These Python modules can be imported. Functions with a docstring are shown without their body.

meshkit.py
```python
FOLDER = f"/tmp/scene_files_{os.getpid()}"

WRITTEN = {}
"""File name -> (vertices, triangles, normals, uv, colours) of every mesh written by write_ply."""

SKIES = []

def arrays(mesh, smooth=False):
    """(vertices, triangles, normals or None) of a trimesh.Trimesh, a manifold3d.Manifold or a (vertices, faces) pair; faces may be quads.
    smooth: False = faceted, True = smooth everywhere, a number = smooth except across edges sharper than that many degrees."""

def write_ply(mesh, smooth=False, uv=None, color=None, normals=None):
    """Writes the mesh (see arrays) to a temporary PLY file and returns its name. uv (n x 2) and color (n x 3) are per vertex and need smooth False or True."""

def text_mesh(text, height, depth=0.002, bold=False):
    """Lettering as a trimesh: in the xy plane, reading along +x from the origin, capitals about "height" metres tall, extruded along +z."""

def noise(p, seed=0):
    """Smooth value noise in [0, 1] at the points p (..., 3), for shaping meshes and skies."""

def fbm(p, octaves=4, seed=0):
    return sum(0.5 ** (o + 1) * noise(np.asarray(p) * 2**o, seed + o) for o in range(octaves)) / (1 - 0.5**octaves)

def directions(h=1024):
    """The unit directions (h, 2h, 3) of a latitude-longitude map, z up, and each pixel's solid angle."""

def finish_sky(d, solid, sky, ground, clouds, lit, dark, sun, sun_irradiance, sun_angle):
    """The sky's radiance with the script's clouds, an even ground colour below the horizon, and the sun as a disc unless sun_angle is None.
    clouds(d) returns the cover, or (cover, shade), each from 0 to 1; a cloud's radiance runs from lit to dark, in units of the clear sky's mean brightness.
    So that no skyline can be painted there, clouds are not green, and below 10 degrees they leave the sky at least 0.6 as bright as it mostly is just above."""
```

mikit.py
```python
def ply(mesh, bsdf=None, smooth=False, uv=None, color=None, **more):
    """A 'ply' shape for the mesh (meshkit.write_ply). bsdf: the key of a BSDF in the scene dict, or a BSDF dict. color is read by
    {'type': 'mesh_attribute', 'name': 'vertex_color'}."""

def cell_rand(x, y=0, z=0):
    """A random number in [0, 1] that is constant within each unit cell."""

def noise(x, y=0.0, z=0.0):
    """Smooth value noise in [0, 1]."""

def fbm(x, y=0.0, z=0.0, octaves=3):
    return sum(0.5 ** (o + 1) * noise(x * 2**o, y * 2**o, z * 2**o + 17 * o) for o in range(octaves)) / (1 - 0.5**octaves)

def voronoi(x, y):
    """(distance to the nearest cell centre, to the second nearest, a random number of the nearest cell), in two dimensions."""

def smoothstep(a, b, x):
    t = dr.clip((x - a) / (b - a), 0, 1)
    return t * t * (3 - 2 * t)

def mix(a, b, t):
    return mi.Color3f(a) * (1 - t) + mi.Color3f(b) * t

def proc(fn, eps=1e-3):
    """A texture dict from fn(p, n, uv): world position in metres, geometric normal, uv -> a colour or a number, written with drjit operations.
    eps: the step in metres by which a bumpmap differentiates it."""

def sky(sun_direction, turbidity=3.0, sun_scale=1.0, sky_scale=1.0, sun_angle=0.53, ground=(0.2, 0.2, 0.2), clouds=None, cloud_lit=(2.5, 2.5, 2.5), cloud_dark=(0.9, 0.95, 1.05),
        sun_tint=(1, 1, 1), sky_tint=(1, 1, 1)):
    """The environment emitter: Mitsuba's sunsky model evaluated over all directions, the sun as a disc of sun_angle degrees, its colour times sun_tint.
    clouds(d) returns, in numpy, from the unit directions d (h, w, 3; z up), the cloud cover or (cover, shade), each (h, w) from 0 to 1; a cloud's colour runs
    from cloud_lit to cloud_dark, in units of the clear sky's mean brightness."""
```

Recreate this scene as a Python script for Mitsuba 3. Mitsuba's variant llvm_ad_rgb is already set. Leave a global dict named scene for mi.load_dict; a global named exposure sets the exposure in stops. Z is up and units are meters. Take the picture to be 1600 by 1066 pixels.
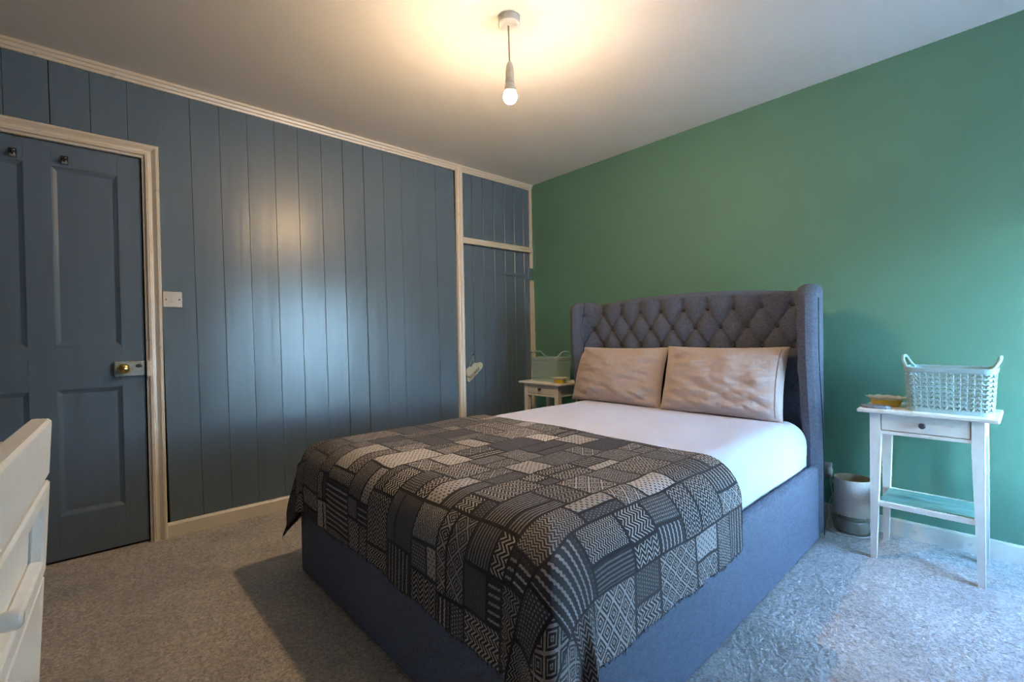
import math, random
import numpy as np, trimesh, drjit as dr, mitsuba as mi
import mikit, meshkit
from mikit import noise, fbm, smoothstep, mix, proc, cell_rand
from shapely.geometry import Polygon, Point, LineString, box as sbox
from shapely import affinity, union_all

rng = np.random.default_rng(7)
T = mi.ScalarTransform4f
scene, labels = {}, {}

# ------------------------------------------------------------------ camera, sky, exposure
F_PX, YAW, PITCH, ROLL = 729.98, 0.8392, -0.0112, -0.0166
CAM = np.array([3.1622, -3.1017, 1.07])
fwd = np.array([-math.sin(YAW) * math.cos(PITCH), math.cos(YAW) * math.cos(PITCH), math.sin(PITCH)])
rgt = np.array([math.cos(YAW), math.sin(YAW), 0.0])
upv = np.cross(rgt, fwd)
upr = -math.sin(ROLL) * rgt + math.cos(ROLL) * upv
scene['camera'] = {'type': 'perspective', 'fov': math.degrees(2 * math.atan(800 / F_PX)), 'fov_axis': 'x', 'near_clip': 0.02,
                   'to_world': T().look_at(origin=CAM.tolist(), target=(CAM + fwd).tolist(), up=upr.tolist())}
SKY_SCALE = 425.0
LAMP_RGB = [1380.0, 918.0, 480.0]
scene['sky'] = mikit.sky((-0.62, 0.25, 0.75), turbidity=3.0, sky_scale=SKY_SCALE, sun_scale=20.0, sun_angle=None, ground=(0.30, 0.295, 0.285),
                         sky_tint=(0.60, 0.71, 0.75))
exposure = 0.0

# ------------------------------------------------------------------ room dimensions (x right along green wall, y into it, z up)
W, L, H = 4.10, -3.78, 2.478

# ------------------------------------------------------------------ helpers
counts = {}
def numbered(name):
    n = counts.get(name, 0)
    counts[name] = n + 1
    return name if n == 0 else f'{name}_{n:03d}'

def add(key, mesh, bsdf, smooth=False, parent=None, uv=None, **more):
    key = numbered((parent + '__' if parent else '') + key)
    scene[key] = mikit.ply(mesh, bsdf, smooth, uv=uv, **more)
    return key

def thing(name, label, cat, group=None):
    key = numbered(name)
    labels[key] = {'label': label, 'category': cat}
    if group: labels[key]['group'] = group
    return key

def tag(key, label, cat, group=None):
    labels[key] = {'label': label, 'category': cat}
    if group: labels[key]['group'] = group
    return key

def struct(key, label=None):
    labels[key] = {'kind': 'structure'}
    if label: labels[key]['label'] = label
    return key

def part_label(key, label):
    labels[key] = {'label': label}

def cbox(x0, x1, y0, y1, z0, z1, c=0.003):
    """box with chamfered edges"""
    c = min(c, 0.45 * min(x1 - x0, y1 - y0, z1 - z0))
    pts = []
    for sx in (0, 1):
        for sy in (0, 1):
            for sz in (0, 1):
                p = np.array([(x0, x1)[sx], (y0, y1)[sy], (z0, z1)[sz]])
                i = np.array([1 - 2 * sx, 1 - 2 * sy, 1 - 2 * sz]) * c
                for k in range(3):
                    m = np.ones(3); m[k] = 0
                    pts.append(p + i * m)
    return trimesh.convex.convex_hull(np.array(pts))

def box(x0, x1, y0, y1, z0, z1):
    m = trimesh.creation.box(extents=(x1 - x0, y1 - y0, z1 - z0))
    m.apply_translation(((x0 + x1) / 2, (y0 + y1) / 2, (z0 + z1) / 2))
    return m

def hull(pts): return trimesh.convex.convex_hull(np.array(pts, float))
def cat(ms): return trimesh.util.concatenate(ms)

def rbox(hx, hy, hz, r, n=24, seg=8):
    """rounded box centred at the origin as a fine grid"""
    def axis(h):
        inner = np.linspace(-(h - r), h - r, n)
        e = h - r + r * np.tan(np.linspace(0, np.pi / 4, seg + 1)[1:])
        return np.concatenate([-e[::-1], inner, e])
    vs, fs, at = [], [], 0
    H3 = np.array([hx, hy, hz])
    for k in range(3):
        a, b = [(1, 2), (2, 0), (0, 1)][k]
        A, Bx = np.meshgrid(axis(H3[a]), axis(H3[b]), indexing='ij')
        for s in (-1, 1):
            P = np.zeros(A.shape + (3,)); P[..., a] = A; P[..., b] = Bx; P[..., k] = s * H3[k]
            m, q = A.shape
            idx = np.arange(m * q).reshape(m, q)
            f = np.stack([idx[:-1, :-1], idx[1:, :-1], idx[1:, 1:], idx[:-1, 1:]], -1).reshape(-1, 4)
            if s < 0: f = f[:, ::-1]
            vs.append(P.reshape(-1, 3)); fs.append(f + at); at += m * q
    v, f = np.vstack(vs), np.vstack(fs)
    inner = np.clip(v, -(H3 - r), H3 - r)
    d = v - inner
    v = inner + r * d / np.maximum(np.linalg.norm(d, axis=1, keepdims=True), 1e-9)
    m = trimesh.Trimesh(v, np.vstack([f[:, [0, 1, 2]], f[:, [0, 2, 3]]]), process=False)
    m.merge_vertices(digits_vertex=6)
    m.update_faces(m.nondegenerate_faces())
    return m

def grid_mesh(P, close_u=False, close_v=False):
    """P (m, n, 3) -> quads"""
    m, n = P.shape[:2]
    idx = np.arange(m * n).reshape(m, n)
    if close_u: idx = np.vstack([idx, idx[:1]])
    if close_v: idx = np.hstack([idx, idx[:, :1]])
    f = np.stack([idx[:-1, :-1], idx[1:, :-1], idx[1:, 1:], idx[:-1, 1:]], -1).reshape(-1, 4)
    return trimesh.Trimesh(P.reshape(-1, 3), np.vstack([f[:, [0, 1, 2]], f[:, [0, 2, 3]]]), process=False)

def tube(path, r, n=8, closed=False):
    path = np.asarray(path, float)
    rad = np.broadcast_to(r, (len(path),))
    t = np.gradient(path, axis=0)
    if closed: t = np.roll(path, -1, 0) - np.roll(path, 1, 0)
    t /= np.linalg.norm(t, axis=1, keepdims=True) + 1e-12
    a = np.cross(t[0], [0, 0, 1.0] if abs(t[0][2]) < 0.9 else [1.0, 0, 0]); a /= np.linalg.norm(a)
    rings = []
    for p, d, q in zip(path, t, rad):
        a = a - d * (a @ d); a /= np.linalg.norm(a)
        b = np.cross(d, a)
        th = np.arange(n) * 2 * np.pi / n
        rings.append(p + q * (np.cos(th)[:, None] * a + np.sin(th)[:, None] * b))
    m = grid_mesh(np.array(rings), close_u=closed, close_v=True)
    if not closed:
        v = np.vstack([m.vertices, path[:1], path[-1:]])
        k = len(path) * n
        i = np.arange(n); j = (i + 1) % n
        caps = np.vstack([np.stack([i * 0 + k, j, i], 1), np.stack([i * 0 + k + 1, i + k - n, j + k - n], 1)])
        m = trimesh.Trimesh(v, np.vstack([m.faces, caps]), process=False)
    trimesh.repair.fix_normals(m)
    return m

def lathe(profile, n=48, center=(0, 0, 0)):
    """profile [(r, z)] from bottom to top; closed to the axis where r = 0"""
    pr = np.asarray(profile, float)
    th = np.arange(n) * 2 * np.pi / n
    P = np.stack([np.outer(np.cos(th), pr[:, 0]), np.outer(np.sin(th), pr[:, 0]), np.tile(pr[:, 1], (n, 1))], -1) + np.asarray(center, float)
    return grid_mesh(P, close_u=True)

def spline(pts, n):
    from scipy.interpolate import CubicSpline
    pts = np.asarray(pts, float)
    t = np.r_[0, np.cumsum(np.linalg.norm(np.diff(pts, axis=0), axis=1))]
    return CubicSpline(t, pts)(np.linspace(0, t[-1], n))

def mould(profile, path, inward, x0=0.0, closed_ends=True):
    """Sweeps profile [(w, d)] along a polyline in the (y, z) plane with mitres; w runs to the 'inward' side (+1 left of travel), d along +x."""
    path = np.asarray(path, float)
    n = len(path)
    seg = np.diff(path, axis=0); seg /= np.linalg.norm(seg, axis=1, keepdims=True)
    nrm = np.stack([-seg[:, 1], seg[:, 0]], 1) * inward
    rings = []
    for i in range(n):
        a, b = nrm[max(i - 1, 0)], nrm[min(i, n - 2)]
        m = (a + b); m = m / (m @ a)
        rings.append([[x0 + d, path[i, 0] + w * m[0], path[i, 1] + w * m[1]] for w, d in profile])
    P = np.array(rings)
    m = grid_mesh(P, close_v=True)
    k = len(profile)
    from mapbox_earcut import triangulate_float64 as ear
    tri = np.array(ear(np.array(profile, float), np.array([k], np.uint32))).reshape(-1, 3)
    m = trimesh.Trimesh(m.vertices, np.vstack([m.faces, tri, tri[:, ::-1] + (n - 1) * k]), process=False)
    trimesh.repair.fix_normals(m)
    return m

def extrude(poly, h):
    return trimesh.creation.extrude_polygon(poly, h, engine='earcut')

def place(mesh, M):
    mesh = mesh.copy(); mesh.apply_transform(np.asarray(M, float)); return mesh

def frame(o, ex, ey, ez):
    M = np.eye(4); M[:3, 0] = ex; M[:3, 1] = ey; M[:3, 2] = ez; M[:3, 3] = o
    return M

# bed frame of reference: u across (to the right), v from the green wall towards the foot, turned by about one degree
TH = 0.0173
BU = np.array([math.cos(TH), math.sin(TH), 0]); BV = np.array([math.sin(TH), -math.cos(TH), 0])
def B(P):
    P = np.asarray(P, float)
    return P[..., :1] * BU + P[..., 1:2] * BV + P[..., 2:] * np.array([0, 0, 1.0])
def bed_mesh(m):
    """mesh given in (u, v, z), which is a mirrored frame"""
    return trimesh.Trimesh(B(np.asarray(m.vertices)), np.asarray(m.faces)[:, ::-1], process=False)

# ------------------------------------------------------------------ materials
def rgb(c): return {'type': 'rgb', 'value': list(map(float, c))}
def diffuse(c): return {'type': 'twosided', 'b': {'type': 'diffuse', 'reflectance': rgb(c) if isinstance(c, (tuple, list)) else c}}
def princ(c, rough=0.5, spec=0.5, bump=None, bscale=0.001, beps=1e-3, **kw):
    d = {'type': 'principled', 'base_color': rgb(c) if isinstance(c, (tuple, list)) else c, 'roughness': rough, 'specular': spec, **kw}
    if bump is not None:
        d = {'type': 'bumpmap', 'b': d, 't': proc(bump, beps), 'scale': bscale}
    return {'type': 'twosided', 'b': d}

def col_panel(p, n, uv):
    brush = fbm(p.x * 30, p.y * 60, p.z * 2.5, 3)
    board = cell_rand(dr.floor((p.y + 9.0) / 0.148))
    return mi.Color3f(0.110, 0.150, 0.172) * (0.94 + 0.09 * brush + 0.04 * board)
def bump_panel(p, n, uv): return noise(p.y * 55, p.z * 1.3, p.x * 20) * 0.35 + fbm(p.y * 160, p.z * 5, p.x * 40, 2) * 0.15 + noise(p.y * 7, p.z * 1.2) * 1.6
scene['mat_panel'] = princ(proc(col_panel), 0.34, 0.6, bump_panel, 0.0009)
scene['mat_doorpaint'] = princ(proc(lambda p, n, uv: mi.Color3f(0.112, 0.150, 0.176) * (0.9 + 0.2 * fbm(p.y * 25, p.z * 3, p.x * 20, 3))), 0.36, 0.55,
                               lambda p, n, uv: fbm(p.y * 60, p.z * 8, 0, 2), 0.0006)
scene['mat_dark_gap'] = diffuse((0.02, 0.024, 0.028))
scene['mat_green'] = princ(proc(lambda p, n, uv: mi.Color3f(0.108, 0.232, 0.146) * (0.94 + 0.12 * fbm(p.x * 3, p.z * 3, 0, 3))), 0.62, 0.35,
                           lambda p, n, uv: fbm(p.x * 70, p.z * 70, 0, 3), 0.0004)
scene['mat_ceiling'] = princ(proc(lambda p, n, uv: mi.Color3f(0.74, 0.73, 0.71) * (0.95 + 0.08 * fbm(p.x * 1.6, p.y * 1.6, 0, 3))), 0.75, 0.3,
                             lambda p, n, uv: fbm(p.x * 2.2, p.y * 2.2, 0, 3) * 8 + fbm(p.x * 60, p.y * 60, 0, 2) * 0.3, 0.0009)
scene['mat_wall_white'] = diffuse((0.40, 0.40, 0.39))
scene['mat_wall_front'] = diffuse((0.07, 0.08, 0.09))
def col_trim(p, n, uv):
    s = smoothstep(0.70, 0.80, fbm(p.x * 25, p.y * 25, p.z * 25, 3))
    return mix(mi.Color3f(0.80, 0.755, 0.68), mi.Color3f(0.50, 0.46, 0.40), s * 0.5)
scene['mat_trim'] = princ(proc(col_trim), 0.38, 0.5, lambda p, n, uv: fbm(p.x * 30, p.y * 30, p.z * 12, 2), 0.00008)
def col_carpet(p, n, uv):
    f = noise(p.x * 260, p.y * 260) * 0.6 + noise(p.x * 110, p.y * 110, 3.0) * 0.4
    big = fbm(p.x * 5, p.y * 5, 1.0, 3)
    return mi.Color3f(0.48, 0.445, 0.40) * (0.42 + 0.95 * f) * (0.80 + 0.4 * big)
scene['mat_carpet'] = princ(proc(col_carpet), 0.95, 0.1, lambda p, n, uv: noise(p.x * 150, p.y * 150) + noise(p.x * 60, p.y * 60, 2.0), 0.0035, 1.5e-3, sheen=0.3)
def weave(c, lo=0.6, hi=0.8):
    def fn(p, n, uv):
        s = p.x + p.y * 0.6
        w = noise(s * 130, p.z * 420, 1.0) * 0.5 + noise(s * 420, p.z * 160, p.y * 90) * 0.5
        return mi.Color3f(*c) * (lo + hi * w)
    return fn
scene['mat_bed'] = princ(proc(weave((0.086, 0.093, 0.112))), 0.85, 0.15, lambda p, n, uv: noise((p.x + p.y * 0.6) * 350, p.z * 350, p.y * 200), 0.0008, 7e-4, sheen=0.5)
scene['mat_button'] = princ((0.05, 0.048, 0.054), 0.8, 0.2)
scene['mat_seam'] = diffuse((0.015, 0.015, 0.02))
scene['mat_sheet'] = princ(proc(lambda p, n, uv: mi.Color3f(0.50, 0.505, 0.60) * (0.96 + 0.06 * fbm(p.x * 8, p.y * 8, p.z * 8, 2))), 0.9, 0.1,
                           lambda p, n, uv: fbm(p.x * 14 + p.y * 6, p.y * 9, p.z * 12, 3), 0.006, sheen=0.2)
def bump_pillow(p, n, uv):
    return fbm(uv.x * 14 + 3 * uv.y, uv.y * 26, 0, 3) * 1.0 + fbm(uv.x * 60, uv.y * 60, 1, 2) * 0.12
scene['mat_pillow'] = princ(proc(lambda p, n, uv: mi.Color3f(0.46, 0.375, 0.325) * (0.93 + 0.12 * fbm(uv.x * 300, uv.y * 40, 0, 2))), 0.9, 0.1, bump_pillow, 0.0042, 2e-3, sheen=0.3)
scene['mat_white'] = princ(proc(lambda p, n, uv: mi.Color3f(0.74, 0.73, 0.70) * (0.96 + 0.06 * fbm(p.x * 60, p.y * 8, p.z * 30, 2))), 0.4, 0.5)
scene['mat_shelf_green'] = princ(proc(lambda p, n, uv: mi.Color3f(0.16, 0.33, 0.27) * (0.75 + 0.5 * fbm(p.x * 14, p.y * 60, 0, 3))), 0.4, 0.5)
scene['mat_knob_dark'] = princ((0.05, 0.045, 0.05), 0.35, 0.5, metallic=0.5)
scene['mat_basket'] = princ((0.33, 0.46, 0.42), 0.42, 0.5)
scene['mat_yellow'] = princ((0.62, 0.44, 0.03), 0.12, 0.6, clearcoat=0.6)
scene['mat_dish_rim'] = princ((0.62, 0.66, 0.60), 0.15, 0.6, clearcoat=0.6)
scene['mat_grey_plastic'] = princ((0.17, 0.185, 0.195), 0.4, 0.5)
scene['mat_shade'] = princ(proc(lambda p, n, uv: mi.Color3f(0.55, 0.50, 0.44) * (0.9 + 0.2 * noise(p.z * 600, p.x * 90, p.y * 90))), 0.9, 0.1)
scene['mat_shade_in'] = princ((0.50, 0.37, 0.22), 0.8, 0.1)
scene['mat_ceramic'] = princ(proc(lambda p, n, uv: mi.Color3f(0.20, 0.195, 0.145) * (0.9 + 0.2 * fbm(p.x * 40, p.y * 40, p.z * 40, 2))), 0.3, 0.5, clearcoat=0.3)
scene['mat_plastic_white'] = princ((0.72, 0.71, 0.68), 0.3, 0.5)
scene['mat_cord'] = princ((0.50, 0.42, 0.33), 0.6, 0.3)
scene['mat_cable'] = princ((0.62, 0.62, 0.60), 0.4, 0.4)
scene['mat_holder'] = princ((0.74, 0.70, 0.60), 0.4, 0.4)
scene['mat_brass'] = princ((0.70, 0.50, 0.16), 0.18, 0.5, metallic=1.0)
scene['mat_lock'] = princ(proc(lambda p, n, uv: mi.Color3f(0.36, 0.42, 0.40) * (0.85 + 0.3 * fbm(p.y * 80, p.z * 80, 0, 2))), 0.35, 0.5)
scene['mat_chrome'] = princ((0.75, 0.77, 0.78), 0.15, 0.5, metallic=1.0)
scene['mat_tongue'] = princ((0.50, 0.62, 0.66), 0.3, 0.5)
scene['mat_black'] = princ((0.02, 0.02, 0.025), 0.4, 0.4)
scene['mat_plaque'] = princ(proc(lambda p, n, uv: mi.Color3f(0.60, 0.56, 0.42) * (0.92 + 0.15 * fbm(p.y * 40, p.z * 40, 0, 2))), 0.7, 0.2)
scene['mat_plaque_ink'] = diffuse((0.06, 0.045, 0.02))
scene['mat_glass'] = {'type': 'thindielectric', 'int_ior': 1.5}
scene['mat_bulb'] = diffuse((0.8, 0.8, 0.8))

# blanket: strips of patchwork, each patch woven with its own figure (flat woven pattern)
def frac(x): return x - dr.floor(x)
def tri(x): return dr.abs(frac(x) * 2 - 1)
def strips(s, seed, jit=0.62):
    """uneven cells along s: (index, position within the cell, size of the cell), in units of the mean cell"""
    i = dr.floor(s)
    j = lambda k: (cell_rand(k, seed, 5) - 0.5) * jit
    i = dr.select(s < i + j(i), i - 1, dr.select(s >= i + 1 + j(i + 1), i + 1, i))
    lo = i + j(i)
    return i, s - lo, i + 1 + j(i + 1) - lo
def col_blanket(p, n, uv):
    a, b = uv.x, uv.y
    wob = (noise(a * 9, b * 9) - 0.5) * 0.012
    a = a + wob; b = b + wob
    SA, SB = 0.142, 0.146
    i, la, wa = strips(a / SA + 20, 1.0)
    la, wa = la * SA, wa * SA
    j, lb, wb = strips(b / SB + 40 + 13.7 * cell_rand(i, 3, 9), i, 0.75)
    lb, wb = lb * SB, wb * SB
    # some patches are split in two across the strip
    sp = cell_rand(i, j, 21) < 0.42
    half = wa * (0.35 + 0.3 * cell_rand(i, j, 22))
    k2 = dr.select(sp & (la > half), mi.Float(1), mi.Float(0))
    la2 = dr.select(k2 > 0.5, la - half, la)
    wa2 = dr.select(sp, dr.select(k2 > 0.5, wa - half, half), wa)
    r = cell_rand(i, j, 31 + k2 * 7); r2 = cell_rand(i, j, 47 + k2 * 5); r3 = cell_rand(i, j, 59 + k2 * 3)
    sw = r2 < 0.45
    x = dr.select(sw, lb, la2); y = dr.select(sw, la2, lb)
    zz = tri(x / 0.030)
    chev = dr.select(frac((y + zz * 0.018) / 0.0150) < 0.42, 1.0, 0.0)
    fine = dr.select(frac((y + tri(x / 0.018) * 0.009) / 0.0095) < 0.45, 0.9, 0.03)
    dia = tri(x / 0.050) + tri(y / 0.062)
    dmd = dr.select(frac(dr.abs(dia - 1) * 2.6) < 0.40, 0.85, 0.02)
    wav = dr.select(frac((y + tri(x / 0.012) * 0.003) / 0.021) < 0.32, 0.8, 0.03)
    dots = dr.select((frac(x / 0.0105) < 0.5) & (frac(y / 0.0105 + 0.5 * dr.floor(x / 0.0105)) < 0.5), 0.6, 0.08)
    dash = dr.select((frac(x / 0.019 + 0.5 * dr.floor(y / 0.0115)) < 0.38) & (frac(y / 0.0115) < 0.5), 0.12, 1.05)
    strp = dr.select(frac(x / 0.0105) < 0.42, 0.6, 0.05)
    plain = 0.07 + 0.10 * dr.select(frac(x / 0.006) < 0.5, mi.Float(1), mi.Float(0))
    v = chev
    for k, (lim, val) in enumerate([(0.24, fine), (0.34, dmd), (0.52, wav), (0.66, dots), (0.74, dash), (0.82, strp), (0.91, plain)]):
        v = dr.select(r > lim, val, v)
    v = v * (0.50 + 0.55 * r3)
    edge = dr.minimum(dr.minimum(la, wa - la), 0.7 * dr.minimum(lb, wb - lb))
    edge = dr.select(sp, dr.minimum(edge, 0.8 * dr.abs(la - half)), edge)
    v = v * smoothstep(0.0028, 0.0050, edge)
    thread = 0.72 + 0.56 * noise(a * 330, b * 330)
    v = v * thread
    dark = mix(mi.Color3f(0.020, 0.017, 0.016), mi.Color3f(0.040, 0.034, 0.032), cell_rand(i, j, 77))
    return mix(dark, mi.Color3f(0.43, 0.385, 0.355), dr.clip(v, 0, 1.1))
scene['mat_blanket'] = princ(proc(col_blanket), 0.95, 0.05, lambda p, n, uv: noise(uv.x * 220, uv.y * 220) + 2 * noise(uv.x * 60, uv.y * 60), 0.0012, sheen=0.2)
scene['mat_fringe'] = diffuse((0.022, 0.019, 0.018))

# ------------------------------------------------------------------ room shell
struct(add('floor', box(-0.15, W + 0.2, L - 0.15, 0.15, -0.12, 0.0), 'mat_carpet'), 'beige grey cut pile carpet')
struct(add('ceiling', box(-0.15, W + 0.2, L - 0.15, 0.15, H, H + 0.12), 'mat_ceiling'), 'white plaster ceiling')
struct(add('wall_back', box(-0.15, W + 0.2, 0.0, 0.15, 0.0, H), 'mat_green'), 'plain wall painted dark green')
struct(add('wall_front', box(-0.15, W + 0.2, L - 0.15, L, 0.0, H), 'mat_wall_front'))
WY0, WY1, WZ0, WZ1 = -1.25, -0.10, 0.35, 1.75
struct(add('wall_right', cat([box(W, W + 0.2, L, WY0, 0, H), box(W, W + 0.2, WY1, 0, 0, H),
                              box(W, W + 0.2, WY0, WY1, 0, WZ0), box(W, W + 0.2, WY0, WY1, WZ1, H)]), 'mat_wall_white'))
wn = struct('window_1', 'white framed window with two panes')
fx0, fx1 = W + 0.09, W + 0.14
add('frame', cat([cbox(fx0, fx1, WY0, WY0 + 0.05, WZ0, WZ1), cbox(fx0, fx1, WY1 - 0.05, WY1, WZ0, WZ1),
                  cbox(fx0, fx1, WY0 + 0.05, WY1 - 0.05, WZ0, WZ0 + 0.05), cbox(fx0, fx1, WY0 + 0.05, WY1 - 0.05, WZ1 - 0.05, WZ1),
                  cbox(fx0, fx1, (WY0 + WY1) / 2 - 0.025, (WY0 + WY1) / 2 + 0.025, WZ0 + 0.05, WZ1 - 0.05)]), 'mat_plastic_white', parent='window_1')
for ya, yb in ((WY0 + 0.05, (WY0 + WY1) / 2 - 0.025), ((WY0 + WY1) / 2 + 0.025, WY1 - 0.05)):
    xg = W + 0.115
    add('pane', trimesh.Trimesh([[xg, ya, WZ0 + 0.05], [xg, yb, WZ0 + 0.05], [xg, yb, WZ1 - 0.05], [xg, ya, WZ1 - 0.05]], [[0, 1, 2], [0, 2, 3]], process=False),
        'mat_glass', parent='window_1')
add('sill', cbox(W - 0.03, fx0, WY0 - 0.03, WY1 + 0.03, WZ0 - 0.03, WZ0, 0.005), 'mat_plastic_white', parent='window_1')

# left wall: backing and single boards
struct(add('wall_left', box(-0.15, -0.024, L, 0.0, 0.0, H), 'mat_dark_gap'), 'wall of upright tongue and groove boards painted blue grey')
DY0, DY1, DZ = -3.665, -2.895, 2.045          # door leaf
seams = [-3.70, -3.54, -3.382, -3.228, -3.081, -2.937, -2.815, -2.660, -2.517, -2.373, -2.222, -2.083, -1.934, -1.79, -1.64, -1.49, -1.348, -1.20, -1.045, -0.862]
def board(y0, y1, z0, z1, x=0.0, th=0.022, gap=0.002, tilt=0.0, rake=0.0, c=0.0012):
    m = cbox(x - th, x, y0 + gap / 2, y1 - gap / 2, z0, z1, c)
    v = np.array(m.vertices)
    v[:, 0] += np.where(v[:, 0] > x - th / 2, tilt * (v[:, 1] - (y0 + y1) / 2) / (y1 - y0), 0)
    v[:, 1] += rake * (v[:, 2] - 1.2)
    m.vertices = v
    return m
allseams = [L] + seams
for a, b in zip(allseams[:-1], allseams[1:]):
    overdoor = a < -2.85
    z0 = DZ + 0.03 if overdoor else 0.0
    g = rng.choice([0.0004, 0.0012, 0.0026])
    add('board', board(a, b, z0, H, 0.0 + rng.uniform(-0.0008, 0.0008), gap=g, tilt=rng.uniform(-0.0014, 0.0014), rake=-0.010 if not overdoor else -0.006), 'mat_panel', parent='wall_left')
# boards of the panel above the corner cupboard
cs = [-0.806, -0.690, -0.575, -0.452, -0.328, -0.211, -0.094, 0.0]
for a, b in zip(cs[:-1], cs[1:]):
    add('board', board(a, b, 1.86, H, -0.004, gap=0.003, tilt=rng.uniform(-0.002, 0.002), c=0.005), 'mat_panel', parent='wall_left')
# cupboard door in the corner
struct('door_2', 'boarded cupboard door painted blue grey')
for a, b in zip(cs[:-1], cs[1:]):
    add('board', board(a, b, 0.02, 1.842, -0.002, gap=0.003, tilt=rng.uniform(-0.002, 0.002), c=0.005), 'mat_panel', parent='door_2')
add('strap_hinge', hull([[x, y, z] for x in (-0.002, 0.004) for y, z in ((-0.365, 1.625), (-0.365, 1.637), (0.0, 1.655), (0.0, 1.600))]), 'mat_panel', parent='door_2')
add('strap_hinge', cat([cbox(-0.002, 0.006, -0.05, -0.002, 1.60, 1.70, 0.002), cbox(-0.002, 0.006, -0.035, -0.001, 0.905, 0.912, 0.002)]), 'mat_panel', parent='door_2')
# trims
cprof = [(0, 0), (0.045, 0), (0.045, 0.010), (0.033, 0.013), (0.030, 0.020), (0.016, 0.024), (0.013, 0.032), (0.0, 0.034)]
struct(add('trim_1', mould(cprof, [(L, H), (0.0, H)], -1), 'mat_trim', 30), 'white moulding along the ceiling')
colp = [(0, 0), (0, 0.018), (0.008, 0.026), (0.016, 0.018), (0.024, 0.018), (0.030, 0.030), (0.052, 0.032), (0.060, 0.026), (0.062, 0.0)]
struct(add('trim_2', mould(colp, [(-0.866, 0.0), (-0.866, H)], -1), 'mat_trim', 30), 'white upright moulding beside the corner cupboard')
railp = [(0, 0), (0, 0.020), (0.004, 0.024), (0.022, 0.024), (0.025, 0.018), (0.028, 0.024), (0.046, 0.024), (0.050, 0.018), (0.050, 0)]
struct(add('trim_3', mould(railp, [(-0.806, 1.845), (-0.001, 1.845)], 1), 'mat_trim', 30), 'white rail over the cupboard door')
struct('trim_4', 'broken white strip in the corner')
add('strip', cbox(0.0, 0.020, -0.028, -0.001, 1.895, H - 0.045, 0.002), 'mat_trim', parent='trim_4')
add('strip', cbox(0.0, 0.024, -0.028, -0.001, 1.70, 1.845, 0.002), 'mat_trim', parent='trim_4')
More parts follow.
